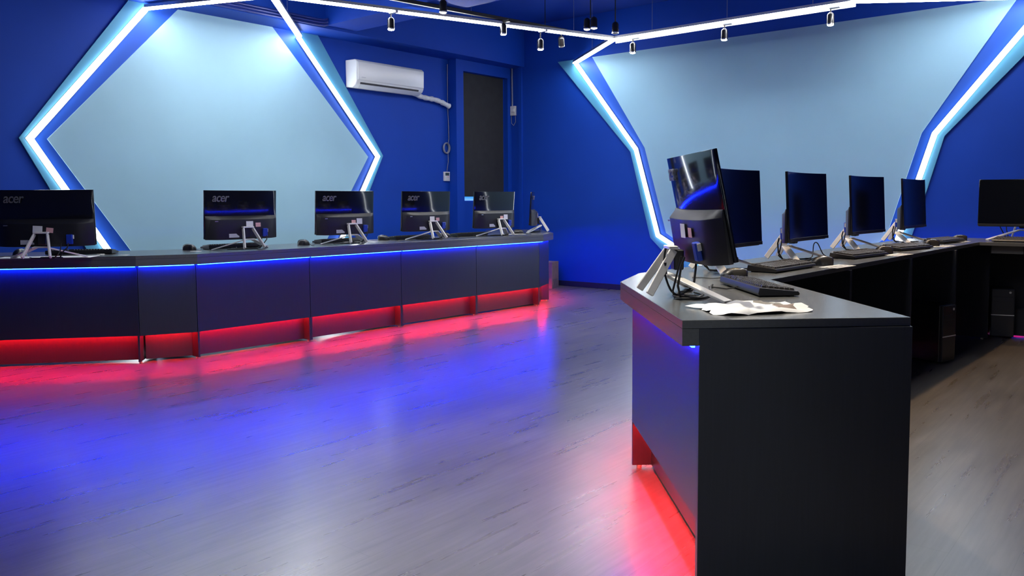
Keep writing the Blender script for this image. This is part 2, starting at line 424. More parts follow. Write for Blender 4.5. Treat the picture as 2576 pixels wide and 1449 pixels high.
# black track and its spotlights
tk = thing('lighting_track', 'thin black lighting track crossing above the long LED line', 'lighting track', (-5.45, 5.55, 2.967))
part('rail', B().bar((-0.30, -1.80, 0), (0.25, 1.62, 0), 0.034, 0.034), 'track_black', tk, 0.003)
for yy in (-1.2, 0.0, 1.3):
    part('hanger', B().tube([(0.16*yy, yy, 0.017), (0.16*yy, yy, (0.02 if abs(yy) < 0.2 else ZC - 2.967))], 0.004, 6), 'track_black', tk)
spot((-5.335, 6.28, 2.865), 2.952, 'black spotlight hanging in the middle of the thin black track', 'lamp_warm', 12)
spot((-5.215, 7.10, 2.845), 2.952, 'unlit black spotlight tilted at the end of the thin black track', 'spot_off', 0, tilt=(0.5, 0.3))
t2 = thing('lighting_track', 'short black lighting track over the open floor', 'lighting track', (-5.10, 4.4, 2.985))
part('rail', B().bar((-0.09, -1.1, 0), (0.0, 0.95, 0), 0.034, 0.034), 'track_black', t2, 0.003)
for yy in (-0.9, 0.7): part('hanger', B().tube([(0, yy, 0.017), (0, yy, ZC - 2.985)], 0.004, 6), 'track_black', t2)
spot((-5.105, 5.19, 2.86), 2.97, 'black spotlight at the end of the short black track', 'lamp_warm', 15)
spot((-4.66, 6.84, 2.915), ZC, 'twin cylinder spotlight hanging on a thin black rod from the ceiling', 'lamp_warm', 15, bracket=False, twin=True)
spot((-4.43, 6.94, 2.855), ZC, 'unlit slim spotlight on a thin rod beside the twin spotlight', 'spot_off', 0, bracket=False)
t4 = thing('lighting_track', 'added unseen black track above the walkway before the near desk', 'lighting track', (-1.6, 0.0, 2.985))  # track and its spotlight added out of view to brighten the near end panel
part('rail', B().bar((0, -0.5, 0), (0, 0.5, 0), 0.034, 0.034), 'track_black', t4, 0.003)
for yy in (-0.4, 0.4): part('hanger', B().tube([(0, yy, 0.017), (0, yy, ZC - 2.985)], 0.004, 6), 'track_black', t4)
spot((-1.6, 0.2, 2.86), 2.97, 'added unseen spotlight aimed at the floor before the near desk', 'lamp_cool', 150, aim=(-0.08, 0.58, -1), size=50, col=(0.86, 0.93, 1.0))
# warm spotlights of the right desk ring, above the frame
t3 = thing('lighting_track', 'black lighting track above the right desk row', 'lighting track', (-1.70, 4.9, 3.02))
part('rail', B().bar((-0.06, -2.9, 0), (0.06, 2.2, 0), 0.034, 0.034), 'track_black', t3, 0.003)
for yy in (-2.0, 1.6): part('hanger', B().tube([(0, yy, 0.017), (0, yy, ZC - 3.02)], 0.004, 6), 'track_black', t3)
for i, yy in enumerate((2.55, 4.2, 5.7, 6.9)):
    spot((-1.70 + 0.024*(yy - 4.9), yy, 2.89), 3.003, ('warm spotlight of the right track above the angled desk end', 'warm spotlight of the right track above the second seat', 'warm spotlight of the right track above the third seat', 'warm spotlight of the right track near the right LED junction')[i],
         'lamp_warm', W_WARM*(2.6 if i == 0 else 1.0), aim=(0.30, 0.02, -1) if i else (0.34, -0.08, -1), col=(1, 0.64, 0.30) if i else (1, 0.90, 0.74), size=100)
# ceiling junction box and conduits
jb = part('junction_box', B().box(-0.10, 0.10, -0.06, 0.06, -0.07, 0), 'track_black', None, 0.006); jb.location = (-5.9, 6.35, ZC)
tag(jb, 'small dark junction box on the ceiling behind the black track', 'junction box')
for k in range(3):
    x, z = -6.985 + 0.0, 2.975 + 0.028*k
    o = part('conduit_pipe', B().tube([(x + 0.012, 2.6 + 0.03*k, z), (x + 0.012, 5.10, z), (x + 0.012, 5.22, z), (x + 0.03, 5.30, z), (x + 0.05, 5.34, z + 0.012)], 0.011, 8), 'conduit', None, smooth=True)
    tag(o, ('lowest of three blue conduits along the beam over the hexagon panel', 'middle of three blue conduits along the beam over the hexagon panel', 'topmost of three blue conduits along the beam over the hexagon panel')[k], 'conduit', 'conduits on the left beam')

# ------------------------------------------------------------------ air conditioner and small wall fittings
ac = thing('air_conditioner', 'white split air conditioner mounted high between hexagon panel and window', 'air conditioner', (XL, 6.43, 2.43))
L2 = 0.52
def prof_solid(prof, ya_, yb_): return B().solid([(x, ya_, z) for x, z in prof], [(x, yb_, z) for x, z in prof])
part('body', prof_solid([(0, 0.01), (0.11, 0.0), (0.175, 0.035), (0.195, 0.07), (0.20, 0.285), (0.17, 0.31), (0, 0.315)], -L2, L2), 'ac_white', ac, 0.012, 3, True)
fp = part('front_panel', prof_solid([(0.197, 0.075), (0.207, 0.085), (0.211, 0.275), (0.202, 0.288)], -L2 + 0.012, L2 - 0.012), 'ac_white', ac, 0.003, 2, True)
part('brand_mark', B().box(0.2095, 0.2115, -L2 + 0.06, -L2 + 0.12, 0.105, 0.115), 'sticker_grey', fp)
part('louvre', prof_solid([(0.120, -0.003), (0.183, 0.032), (0.181, 0.036), (0.118, 0.002)], -L2 + 0.07, L2 - 0.09), 'ac_white', ac)
part('louvre_slot', prof_solid([(0.182, 0.037), (0.190, 0.056), (0.187, 0.058), (0.179, 0.039)], -L2 + 0.06, L2 - 0.08), 'ac_slot', ac)
pts = []; rad = []
for i in range(22):
    s = i/21; pts.append((XL + 0.075 - 0.02*s, 6.87 + s*0.66, 2.468 - 0.10*s - 0.012*math.sin(s*7))); rad.append(0.030 + 0.004*math.sin(i*1.9) + 0.003*math.sin(i*3.1))
tag(part('wrapped_pipe', B().tube(pts, rad, 12), 'tape_white', None, smooth=True), 'white taped refrigerant pipe slanting down from the air conditioner', 'pipe')
th = thing('wall_controller', 'small white wall controller with dark display below the coiled cable', 'controller', (XL, 7.515, 1.46))
part('case', B().box(0, 0.022, -0.052, 0.052, -0.06, 0.06), 'box_white', th, 0.004, 2)
part('display', B().box(0.022, 0.024, -0.034, 0.034, 0.010, 0.048), 'lcd_grey', th)
part('button', B().box(0.022, 0.0245, -0.002, 0.030, -0.010, -0.002), 'sticker_pink', th)
coil = B()
for k in range(4):
    r = 0.062 + 0.005*(k % 2)
    coil.tube([(XL + 0.012 + 0.007*k, 7.508 + r*0.80*math.cos(a), 1.825 + r*math.sin(a)) for a in [2*math.pi*j/28 for j in range(29)]], 0.006, 6)
coil.tube([(XL + 0.01, 7.555, 2.9), (XL + 0.01, 7.55, 2.35), (XL + 0.012, 7.562, 2.10), (XL + 0.01, 7.566, 1.95), (XL + 0.012, 7.545, 1.86)], 0.004, 6)
coil.tube([(XL + 0.012, 7.545, 1.80), (XL + 0.01, 7.55, 1.65), (XL + 0.012, 7.53, 1.57), (XL + 0.012, 7.52, 1.522)], 0.004, 6)
tag(part('coiled_cable', coil, 'wire_grey', None, smooth=True), 'grey control cable coiled in a ring beside the window bay', 'cable')
sw = thing('switch_box', 'small white switch box with a loop of wire beside the window', 'switch', (-7.187, YB, 2.38))
part('case', B().box(-0.045, 0.045, -0.035, 0, -0.065, 0.065), 'box_white', sw, 0.005, 2)
part('rocker', B().box(-0.02, 0.03, -0.045, -0.035, -0.02, 0.025), 'box_white', sw, 0.003)
part('conduit', B().tube([(-0.02, -0.014, 0.065), (-0.022, -0.014, 0.30), (-0.024, -0.014, 0.58)], 0.010, 8), 'wire_grey', sw, smooth=True)
part('wire_loop', B().tube([(0.03, -0.012, -0.06), (0.035, -0.012, -0.15), (0.0, -0.012, -0.20), (-0.038, -0.012, -0.17), (-0.042, -0.012, -0.05)], 0.004, 6), 'wire_grey', sw, smooth=True)
struct(part('trim_5', B().box(-7.20 + 0.115, -7.20 + 0.165, YB - 0.03, YB, 0, ZC), 'wall_blue'), 'slim blue vertical cable cover on the back wall')

# ------------------------------------------------------------------ desks
DZ, DZR, TS, FO, FH, DEP = 0.775, 0.80, 0.025, 0.05, 0.075, 0.68
LAM, TOP = 'laminate', 'worktop_laminate'
def v2(p): return Vector((p[0], p[1]))
def desk_unit(p0, p1, label, group, left_side=True, right_side=True, end_right=False, depth=0.60, full_right=None, dz=0.775, edge=None):
    # front runs p0 -> p1 with the room on its right hand; local x along the front, local y toward the user
    p0, p1 = v2(p0), v2(p1); wd = (p1 - p0).length; d = (p1 - p0).normalized()
    rz = math.atan2(d.y, d.x)
    t = thing('desk_unit', label, 'desk', (p0.x, p0.y, 0), rz, group)
    zt_ = dz - TS - 0.0003; ins = 0.015 if left_side else 0.036
    part('front_panel', B().box(0.002, wd - 0.002, 0.0, 0.018, 0.200, zt_), LAM, t, 0.001)
    part('toe_panel', B().box(ins, wd - ins, 0.080, 0.095, 0.016, 0.2162), LAM, t)
    def side(xa, xb, dep):
        b = B(); poly = [(0.0, 0.012), (dep, 0.012), (dep, zt_), (0.0185, zt_), (0.0185, 0.1995), (0.0, 0.1995)]
        return b.solid([(xa, y, z) for y, z in poly], [(xb, y, z) for y, z in poly])
    sides = []
    if left_side: sides.append((0.0005, 0.0145, depth))
    if right_side: sides.append((wd - 0.0145, wd - 0.0005, depth))
    for xa, xb, dep in sides:
        s_ = part('side_panel', side(xa, xb, dep), LAM, t, 0.0008)
        for yy in (0.03, dep - 0.04):
            part('foot', B().lathe([(0.011, 0.0), (0.011, 0.010), (0.006, 0.012)], 10, Matrix.Translation(((xa + xb)/2, yy, 0))), 'cushion_foot', s_)
    if full_right: part('end_panel', B().box(wd - 0.026, wd, 0.0, full_right, 0.0, zt_), LAM, t, 0.0012)
    part('blue_light_strip', B().box(0.01, wd - 0.01, -0.020, -0.010, dz - FH - 0.0065, dz - FH - 0.0003), 'led_blue', t, label='glowing blue LED strip')
    part('red_light_strip', B().box(0.03, wd - 0.03, 0.036, 0.046, 0.2090, 0.2160), 'led_red', t, label='glowing red LED strip')
    part('toe_cap', B().box(ins, wd - ins, 0.0185, 0.095, 0.2165, 0.234), LAM, t)
    q = []
    for e_ in edge:
        g = v2(e_) - p0; q.append((g.dot(d), g.dot(Vector((-d.y, d.x)))))
    part('fascia', B().prism([q[0], q[1], (wd - 0.0002, -0.0005), (0.0002, -0.0005)], dz - FH, zt_), TOP, t)
    return t
def worktop(outer, inner, label, dz=0.775, bevel=0.0012):
    # outer: points along the room edge in travel order; inner: matching user edge
    t = thing('worktop', label, 'worktop', (outer[0][0], outer[0][1], dz))
    o = Vector((outer[0][0], outer[0][1]))
    O = [v2(p) - o for p in outer]; I = [v2(p) - o for p in inner]
    part('slab', B().prism(list(reversed([(p.x, p.y) for p in O + list(reversed(I))])), -TS, 0), TOP, t, bevel)
    return t
dv = Vector((0.0436, 0.99905))
# left ring: front panel corner points, travelling away from the camera
L0, L1, L2_, L3 = v2((-6.431, 1.785)), v2((-5.678, 2.658)), v2((-5.512, 3.007)), None
L3 = L2_ + dv*3.86
L4 = v2((-5.53, 7.28)); L5 = L4 + v2((-0.72, 0.694)).normalized()*1.1
GL = 'desk units of the left ring'
LO = offset_line([L0, L1, L2_, L3, L4, L5], -FO); LI = offset_line([L0, L1, L2_, L3, L4, L5], DEP - FO)
desk_unit(L0, L1, 'angled left desk unit under the monitor beside the slanted wall light', GL, depth=0.42, edge=(LO[0], LO[1]))
desk_unit(L1, L2_, 'narrow lighter looking corner unit in the left desk front', GL, False, False, edge=(LO[1], LO[2]))
names = ('left row desk unit next to the narrow corner unit', 'left row desk unit, second from the narrow corner unit', 'left row desk unit, third from the narrow corner unit', 'left row desk unit at the far end before the last bend')
for k in range(4): desk_unit(L2_ + dv*(3.86*k/4), L2_ + dv*(3.86*(k + 1)/4), names[k], GL, edge=(LO[2].lerp(LO[3], k/4), LO[2].lerp(LO[3], (k + 1)/4)))
desk_unit(L3, L4, 'narrow far corner unit closing the left desk row', GL, False, False, edge=(LO[3], LO[4]))
desk_unit(L4, L5, 'far angled left desk unit turned away toward the window', GL, depth=0.42, edge=(LO[4], LO[5]))
wt = ('worktop of the angled left desk section', 'narrow worktop wedge at the bend of the left desk', 'long dark worktop of the straight left desk row', 'worktop wedge at the far end of the left desk row', 'worktop of the far angled left desk section')
for k in range(5): worktop([LO[k], LO[k + 1]], [LI[k], LI[k + 1]], wt[k])
# right ring: worktop corner points, travelling toward the camera (room on the right hand)
Ra, Rb, Rc = v2((-1.099, 2.083)), v2((-1.826, 2.906)), v2((-1.972, 3.305))
Ia, Ib, Ic = v2((-0.601, 2.541)), v2((-1.361, 3.373)), v2((-1.210, 7.122))
ev = Vector((0.99905, -0.0436))
Rd = Rc + dv*4.15; Re = v2((-1.50, 7.82)); Rf = Re + ev*2.6; Id = Ic + ev*2.25
ring = [Rf, Re, Rd, Rc, Rb, Ra]
PR = offset_line(ring, FO)
worktop([Rb, Ra], [Ib, Ia], 'worktop of the near angled desk holding a crumpled sheet', DZR)
worktop([Rc, Rb], [Ib + v2((0.0004, 0.0)), Ib], 'worktop wedge at the near bend of the right desk', DZR)
worktop([Rd, Rc], [Ic, Ib + v2((0.0002, 0.0008))], 'long dark worktop of the right desk row with four monitors', DZR)
worktop([Rf, Re, Rd], [Id, Ic + v2((0.0006, 0.0)), Ic + v2((0.0003, 0.0))], 'worktop of the end desk in front of the back wall', DZR)
GR = 'desk units of the right ring'
desk_unit(PR[4], PR[5], 'near angled desk unit with the large dark end panel', GR, right_side=False, full_right=0.626, dz=DZR, edge=(Rb, Ra), depth=0.40)
desk_unit(PR[3], PR[4], 'narrow corner unit beside the near angled desk', GR, False, False, dz=DZR, edge=(Rc, Rb))
nm = ('right row desk unit next to the end desk', 'right row desk unit above the black computer tower', 'right row desk unit, second from the near corner unit', 'right row desk unit next to the near corner unit')
for k in range(4):
    desk_unit(PR[2].lerp(PR[3], k/4), PR[2].lerp(PR[3], (k + 1)/4), nm[k], GR, dz=DZR, edge=(Rd.lerp(Rc, k/4), Rd.lerp(Rc, (k + 1)/4)), depth=0.565, right_side=(k < 3))
desk_unit(PR[1], PR[2], 'diagonal corner unit between right row and end desk', GR, False, False, dz=DZR, edge=(Re, Rd))
for k in range(2):
    desk_unit(PR[0].lerp(PR[1], k/2), PR[0].lerp(PR[1], (k + 1)/2), ('end desk unit by the wall, far from the corner', 'end desk unit by the wall, next to the corner')[k], GR, dz=DZR, edge=(Rf.lerp(Re, k/2), Rf.lerp(Re, (k + 1)/2)), right_side=(k < 1), depth=0.58)
tray = thing('cable_tray', 'grey cable tray under the end desk worktop', 'cable tray', (Ic.x + 0.06, Ic.y, DZR - TS - 0.0004), math.atan2(ev.y, ev.x))
part('plate', B().box(0, 1.6, 0.10, 0.115, -0.065, 0.0), 'tray_grey', tray, 0.002)
for xx in (0.22, 0.95): part('hook', B().box(xx, xx + 0.04, 0.09, 0.0998, -0.065, 0.0), 'track_black', tray)

# ------------------------------------------------------------------ monitors
def logo_mesh():
    cu = bpy.data.curves.new('logo_text', 'FONT'); cu.body = 'acer'; cu.size = 0.085; cu.shear = 0.22; cu.offset = 0.0012; cu.extrude = 0.0004
    cu.space_character = 0.92
    o = bpy.data.objects.new('logo_text', cu); C.objects.link(o)
    dg = bpy.context.evaluated_depsgraph_get()
    me = bpy.data.meshes.new_from_object(o.evaluated_get(dg)); bpy.data.objects.remove(o)
    me.materials.clear(); me.materials.append(MATS['logo_grey'])
    xs = [v.co.x for v in me.vertices]; x0_, x1_ = min(xs), max(xs)
    for v in me.vertices: v.co.x = (v.co.x - x0_)/(x1_ - x0_)*0.135
    ys = [v.co.y for v in me.vertices]; y0_, y1_ = min(ys), max(ys)
    for v in me.vertices: v.co.y = (v.co.y - y0_)/(y1_ - y0_)*0.046
    return me
LOGO = logo_mesh()
RAD, MW, MH = 1.8, 0.615, 0.375
def sag(x): return RAD - math.sqrt(RAD*RAD - x*x)
def curved(x0, x1, yb0, yf0, z0, z1, n=18, taper=0.0, tz=0.0, ch=0.0):
    # slab that follows the curved panel; yb0/yf0: back and front offsets
    b = B(); vs = []; fs = []
    for i in range(n + 1):
        u = i/n; x = x0 + (x1 - x0)*u; s = sag(x)
        e = taper*max(0.0, abs(2*u - 1) - 0.75)/0.25
        vs += [(x, s + yb0 + e, z0), (x, s + yf0, z0), (x, s + yf0, z1), (x, s + yf0 - 0.004 if ch else s + yb0 + e + tz, z1)]
        if ch: vs.append((x, min(s + yb0 + e + tz, s + yf0 - 0.005), z1 - ch))
    m = 5 if ch else 4
    for i in range(n):
        a, c = m*i, m*i + m
        for k in range(m): fs.append((a + k, a + (k + 1) % m, c + (k + 1) % m, c + k))
    fs += [tuple(range(m)), tuple(reversed(range(m*n, m*n + m)))]
    return b.add(vs, fs)
CACHE = {}
def cached(key, fn):
    if key not in CACHE: CACHE[key] = fn()
    return CACHE[key]
def leg_bar(p0, p1, wd, th, flat): return B().bar(p0, p1, wd, th, flat)
def monitor(name, loc, fwd, label, group, zc=0.275, tilt=0.06, swap=False, sticker=True, plug=True, emblem=False, stick_dx=0.0, stick_rot=0.0, dz=0.775):
    t = thing(name, label, 'monitor', (loc[0], loc[1], dz + 0.0005), yaw_of(*fwd), group)
    head = put('display_shell', cached('shell', lambda: curved(-MW/2, MW/2, -0.013, 0.0, -MH/2, MH/2).mesh('display_shell', 0.002, 2, True)), 'black_shell', t, (0, 0.03, zc), rot=(tilt, 0, 0))
    put('screen', cached('screen', lambda: curved(-MW/2 + 0.004, MW/2 - 0.004, 0.0, 0.0012, -MH/2 + 0.018, MH/2 - 0.004).mesh('screen', 0, 1, True)), 'screen_glass', head)
    put('bezel', cached('bezel', lambda: curved(-MW/2 + 0.001, MW/2 - 0.001, 0.0, 0.003, -MH/2, -MH/2 + 0.017).mesh('bezel', 0.001, 1, True)), 'black_matte', head)
    put('rear_housing', cached('housing', lambda: curved(-MW/2 + 0.004, MW/2 - 0.004, -0.062, -0.0135, -MH/2 - 0.004, -0.010, 18, 0.034, 0.006, 0.026).mesh('rear_housing', 0.003, 2, True)), 'black_matte', head)
    lo = put('logo', LOGO, None, head, (-0.252, sag(0.18) - 0.0142, 0.100), rot=(math.pi/2, 0, -0.095))
    # things stuck to the back of the housing
    def yb_(x): return sag(x) - 0.0625
    def sticker_at(nm, m, x, z, w_, h_, rot=0.0):
        put(nm, cached(nm + str((w_, h_)), lambda: B().box(-w_/2, w_/2, -0.0008, 0.0, -h_/2, h_/2).mesh(nm)), m, head, (x, yb_(abs(x) + 0.03) + 0.0002 - 0.0012, z), rot=(-0.09, rot, 0))
    if sticker:
        a, c = (0.03, 0.105) if not swap else (0.10, 0.035)
        sticker_at('white_sticker', 'sticker_white', a + stick_dx, -0.075, 0.060, 0.050, stick_rot)
        sticker_at('pink_sticker', 'sticker_pink', c + stick_dx, -0.080, 0.044, 0.033, stick_rot*2)
        put('barcode', cached('barcode', lambda: B().box(-0.025, 0.025, -0.0006, 0, -0.004, 0.004).mesh('barcode')), 'ink', head, (a + stick_dx, yb_(abs(a) + 0.03) - 0.0022, -0.092), rot=(-0.09, stick_rot, 0))
        sticker_at('rating_label', 'sticker_grey', -0.10, -0.160, 0.085, 0.030)
        put('lock_slot', cached('lock', lambda: B().box(-0.013, 0.013, -0.002, 0, -0.003, 0.003).mesh('lock_slot')), 'alu', head, (-0.235, yb_(0.235) + 0.006, -0.048))
    # stand
    def rear(sx):
        b = B(); b.bar((sx*0.040, -0.052, 0.168), (sx*0.086, -0.148, 0.016), 0.028, 0.012, (1, 0, 0)); return b
    for sx in (-1, 1):
        put('rear_leg', cached('rear%d' % sx, lambda: rear(sx).mesh('rear_leg', 0.002, 1)), 'silver', t)
        put('front_leg', cached('front%d' % sx, lambda: B().bar((sx*0.036, -0.060, 0.078), (sx*0.235, 0.085, 0.0045), 0.042, 0.009).mesh('front_leg', 0.0015, 1)), 'silver', t)
    put('stand_top', cached('stop', lambda: B().box(-0.046, 0.046, -0.068, -0.036, 0.170, 0.182).mesh('stand_top', 0.002, 1)), 'silver', t)
    put('neck', cached('neck%.2f' % zc, lambda: B().box(-0.026, 0.026, -0.046, -0.010, 0.095, 0.168).mesh('neck', 0.004, 1)), 'black_matte', t)
    put('foot_bridge', cached('bridge', lambda: B().bar((-0.045, -0.062, 0.080), (0.045, -0.062, 0.080), 0.026, 0.010).mesh('foot_bridge', 0.002)), 'silver', t)
    if plug:
        pg = put('video_plug', cached('plug', lambda: B().box(-0.020, 0.020, -0.020, 0.0, -0.035, 0.030).mesh('video_plug', 0.003, 1)), 'plug_blue', head, (0.165, yb_(0.165) + 0.004, -0.140))
        put('plug_screw', cached('pscrew', lambda: B().box(0.021, 0.026, -0.014, 0.0, 0.0, 0.026).mesh('plug_screw', 0.001)), 'plug_white', pg)
        z_ = zc - 0.17
        put('video_cable', cached('vcable%.2f' % zc, lambda: B().tube([(0.165, -0.045, z_), (0.160, -0.055, z_ - 0.03), (0.135, -0.06, 0.05), (0.11, -0.045, 0.012), (0.10, 0.02, 0.0048), (0.03, 0.06, 0.0048), (-0.05, 0.05, 0.0048)], 0.0042, 8).mesh('video_cable', 0, 1, True)), 'cable_black', t)
        put('power_cable', cached('pcable%.2f' % zc, lambda: B().tube([(0.12, -0.045, z_), (0.115, -0.055, z_ - 0.05), (0.105, -0.07, 0.03), (0.07, -0.055, 0.0042), (0.0, -0.03, 0.0042), (-0.08, 0.0, 0.0042), (-0.12, 0.06, 0.0042)], 0.0036, 8).mesh('power_cable', 0, 1, True)), 'cable_black', t)
    if emblem:
        def em():
            b = B()
            for s_ in (-1, 1):
                b.prism([(s_*0.002, 0.000), (s_*0.012, 0.012), (s_*0.013, 0.0), (s_*0.009, -0.006), (s_*0.0085, 0.001)], 0, 0.0006)
            return b.mesh('emblem')
        put('emblem', cached('emblem', em), 'logo_grey', head, (0.255, sag(0.255) + 0.0031, -MH/2 + 0.0090), rot=(-math.pi/2, 0, 0.0)).scale = (0.9, 0.7, 1)
    return t
GML, GMR = 'monitors on the left desk row', 'monitors on the right desk'
backL = Vector((-dv.y, dv.x))          # user side of the left row
def lm(pt, back=0.03): return (pt[0] - backL.x*back, pt[1] - backL.y*back)
monitor('monitor', (-5.885, 2.140), (-0.756, 0.655), 'black monitor seen from behind on the angled left desk, covering a slanted wall light', GML, stick_dx=-0.06, stick_rot=0.06)
monitor('monitor', lm((-5.70, 3.514)), backL, 'black monitor seen from behind against the middle of the pale hexagon panel', GML)
monitor('monitor', lm((-5.655, 4.506)), backL, 'black monitor seen from behind where the right wall light meets the left desk', GML, swap=True)
monitor('monitor', lm((-5.61, 5.45)), backL, 'black monitor seen from behind below the small white wall controller', GML, stick_dx=-0.02)
monitor('monitor', lm((-5.56, 6.395)), backL, 'black monitor seen from behind below the black window blind', GML, swap=True)
monitor('monitor', (-5.76, 7.33), (-0.80, -0.60), 'monitor seen edge-on at the far corner of the left desk', GML)
AF = Vector((0.735, 0.677))
monitor('monitor', (-1.377, 2.625), AF, 'black monitor seen from behind and tilted back on the near angled desk', GMR, zc=0.322, tilt=0.20, emblem=True, dz=DZR)
def rm(pt, phi, label, **k):
    f = Vector((math.cos(phi), -math.sin(phi)))
    monitor('monitor', (pt[0] - f.x*0.03, pt[1] - f.y*0.03), f, label, GMR, zc=0.302, tilt=0.05, emblem=True, dz=DZR, **k)
rm((-1.66, 3.65), -0.06, 'monitor with dark screen half hidden behind the tilted near monitor')
rm((-1.625, 4.49), -0.01, 'dark-screened right row monitor before the pale wall panel, nearer to the tilted monitor')
rm((-1.62, 5.58), 0.05, 'dark-screened right row monitor before the pale wall panel, farther from the tilted monitor')
rm((-1.62, 6.76), 0.02, 'dark-screened monitor of the right row overlapping the right wall light line')
monitor('monitor', (-0.985, 7.56), (0.0436, -0.999), 'monitor facing the room on the end desk against the deep blue wall', GMR, zc=0.302, tilt=0.05, dz=DZR)

# ------------------------------------------------------------------ keyboards and mice
def make_keyboard():
    t = thing('keyboard', '', 'keyboard')
    sec = [(-0.072, 0.004), (0.070, 0.004), (0.075, 0.012), (0.070, 0.033), (-0.070, 0.019), (-0.076, 0.010)]
    part('case', B().solid([(-0.225, y, z) for y, z in sec], [(0.225, y, z) for y, z in sec]), 'keyboard_shell', t, 0.002, 2)
    for sx in (-0.19, 0.19):
        part('foot', B().box(sx - 0.02, sx + 0.02, 0.045, 0.060, 0.0, 0.0045), 'cable_black', t)
        part('foot', B().box(sx - 0.02, sx + 0.02, -0.060, -0.045, 0.0, 0.0045), 'cable_black', t)
    kb = B(); M = Matrix.Translation((0, 0, 0.0268)) @ Matrix.Rotation(0.0997, 4, 'X')
    def key(x0, x1, y):
        a = [(x0, y - 0.0082, 0), (x1, y - 0.0082, 0), (x1, y + 0.0082, 0), (x0, y + 0.0082, 0)]
        i = 0.0022
        c = [(x0 + i, y - 0.0082 + i, 0.007), (x1 - i, y - 0.0082 + i, 0.007), (x1 - i, y + 0.0082 - i*0.4, 0.0078), (x0 + i, y + 0.0082 - i*0.4, 0.0078)]
        kb.solid([M @ Vector(p) for p in a], [M @ Vector(p) for p in c])
    for r in range(6):
        y = -0.052 + r*0.0190 + (0.007 if r == 5 else 0); x = -0.213; u = 0.0190
        if r == 0: ws = [1.25, 1.25, 1.25, 6.25, 1.25, 1.25, 1.25, 1.25]
        elif r == 1: ws = [2.25] + [1]*10 + [2.75]
        elif r == 2: ws = [1.75] + [1]*11 + [2.25]
        elif r == 3: ws = [1.5] + [1]*12 + [1.5]
        else: ws = [1]*13 + [2]
        for w_ in ws: key(x, x + w_*u - 0.0022, y); x += w_*u
        x += 0.006
        for w_ in range(3): key(x, x + u - 0.0022, y); x += u
        x += 0.006
        for w_ in range(4): key(x, x + u - 0.0022, y); x += u
    part('keys', kb, 'key_black', t, kind='stuff')
    part('cable', B().tube([(0.0, 0.070, 0.014), (0.0, 0.085, 0.010), (0.015, 0.11, 0.0032), (0.06, 0.13, 0.0032), (0.09, 0.16, 0.0032)], 0.0026, 6), 'cable_black', t, smooth=True)
    return t
def make_mouse():
    t = thing('mouse', '', 'mouse')
    def loft(z_scale, y0_, y1_, n=12, m=10, top=0.044, zoff=0.0):
        b = B(); vs = []; fs = []
        for i in range(n + 1):
            u = i/n; y = y0_ + (y1_ - y0_)*u; uu = (y + 0.060)/0.120
            wd = 0.031*(max(0.0, 1 - abs(2*uu - 1)**3.2))**0.5*(1.0 - 0.10*math.exp(-((uu - 0.55)/0.16)**2)) + 0.002
            ht = top*z_scale*(max(0.0, 1 - abs((uu - 0.42)/0.60)**2.4))**0.6 + 0.005
            for k in range(m + 1):
                a = math.pi*k/m
                vs.append((-wd*math.cos(a), y, 0.0005 + zoff + ht*(math.sin(a)**0.75)))
        for i in range(n):
            for k in range(m): fs.append((i*(m + 1) + k, i*(m + 1) + k + 1, (i + 1)*(m + 1) + k + 1, (i + 1)*(m + 1) + k))
            fs.append((i*(m + 1), (i + 1)*(m + 1), (i + 1)*(m + 1) + m, i*(m + 1) + m))
        fs += [tuple(range(m + 1)), tuple(range(n*(m + 1), (n + 1)*(m + 1)))]
        return b.add(vs, fs)
    part('body', loft(1.0, -0.060, 0.060), 'mouse_shell', t, smooth=True)
    part('button', loft(1.0, 0.014, 0.058, 6, 10, 0.044, 0.0008), 'keyboard_shell', t, smooth=True)
    part('wheel', B().lathe([(0.004, -0.0035), (0.008, -0.003), (0.008, 0.003), (0.004, 0.0035)], 14, Matrix.Translation((0, 0.036, 0.026)) @ Matrix.Rotation(math.pi/2, 4, 'Y')), 'cable_black', t, smooth=True)
    part('cable', B().tube([(0, 0.058, 0.006), (0, 0.075, 0.004), (0.012, 0.10, 0.0026), (0.045, 0.13, 0.0026), (0.06, 0.17, 0.0026)], 0.0022, 6), 'cable_black', t, smooth=True)
    return t
KB, MO = make_keyboard(), make_mouse()
used = {'k': False, 'm': False}
def place(which, xy, fwd, label, group, dz=0.775):
    proto = KB if which == 'k' else MO
    loc = (xy[0], xy[1], dz + 0.0004); rz = yaw_of(*fwd)
    if not used[which]:
        used[which] = True; proto.location = loc; proto.rotation_euler = (0, 0, rz); proto['label'] = label; proto['group'] = group
        return proto
    return dup(proto, loc, rz, label, group)
# local +y of keyboard and mouse points from the user to the monitor
GK, GM = 'keyboards on the desks', 'mice on the desks'
tm = Vector((-1.0, -0.04))
place('k', (-1.245, 2.955), -AF, 'black keyboard next to the crumpled white sheet on the near angled desk', GK, DZR)
place('k', (-1.505, 3.88), (-1, 0.06), 'black keyboard in front of the half hidden monitor', GK, DZR)
place('k', (-1.465, 4.970), (-0.97, 0.14), 'black keyboard between two mice on the right row, slightly turned', GK, DZR)
place('k', (-1.425, 5.86), (-0.95, 0.20), 'black keyboard before the middle dark-screened monitor of the right row', GK, DZR)
place('k', (-1.405, 6.91), (-0.97, 0.14), 'black keyboard beside the white card at the far end of the right row', GK, DZR)
place('k', (-0.915, 7.27), (0.04, 1), 'black keyboard on the end desk in front of the blue wall', GK, DZR)
place('m', (-1.493, 3.30), (-0.75, -0.66), 'black mouse just beyond the near keyboard', GM, DZR)
place('m', (-1.435, 4.235), (-0.8, -0.6), 'black mouse resting at the edge of the first white card', GM, DZR)
place('m', (-1.430, 5.335), (-0.75, -0.65), 'black mouse at the second white card of the right row', GM, DZR)
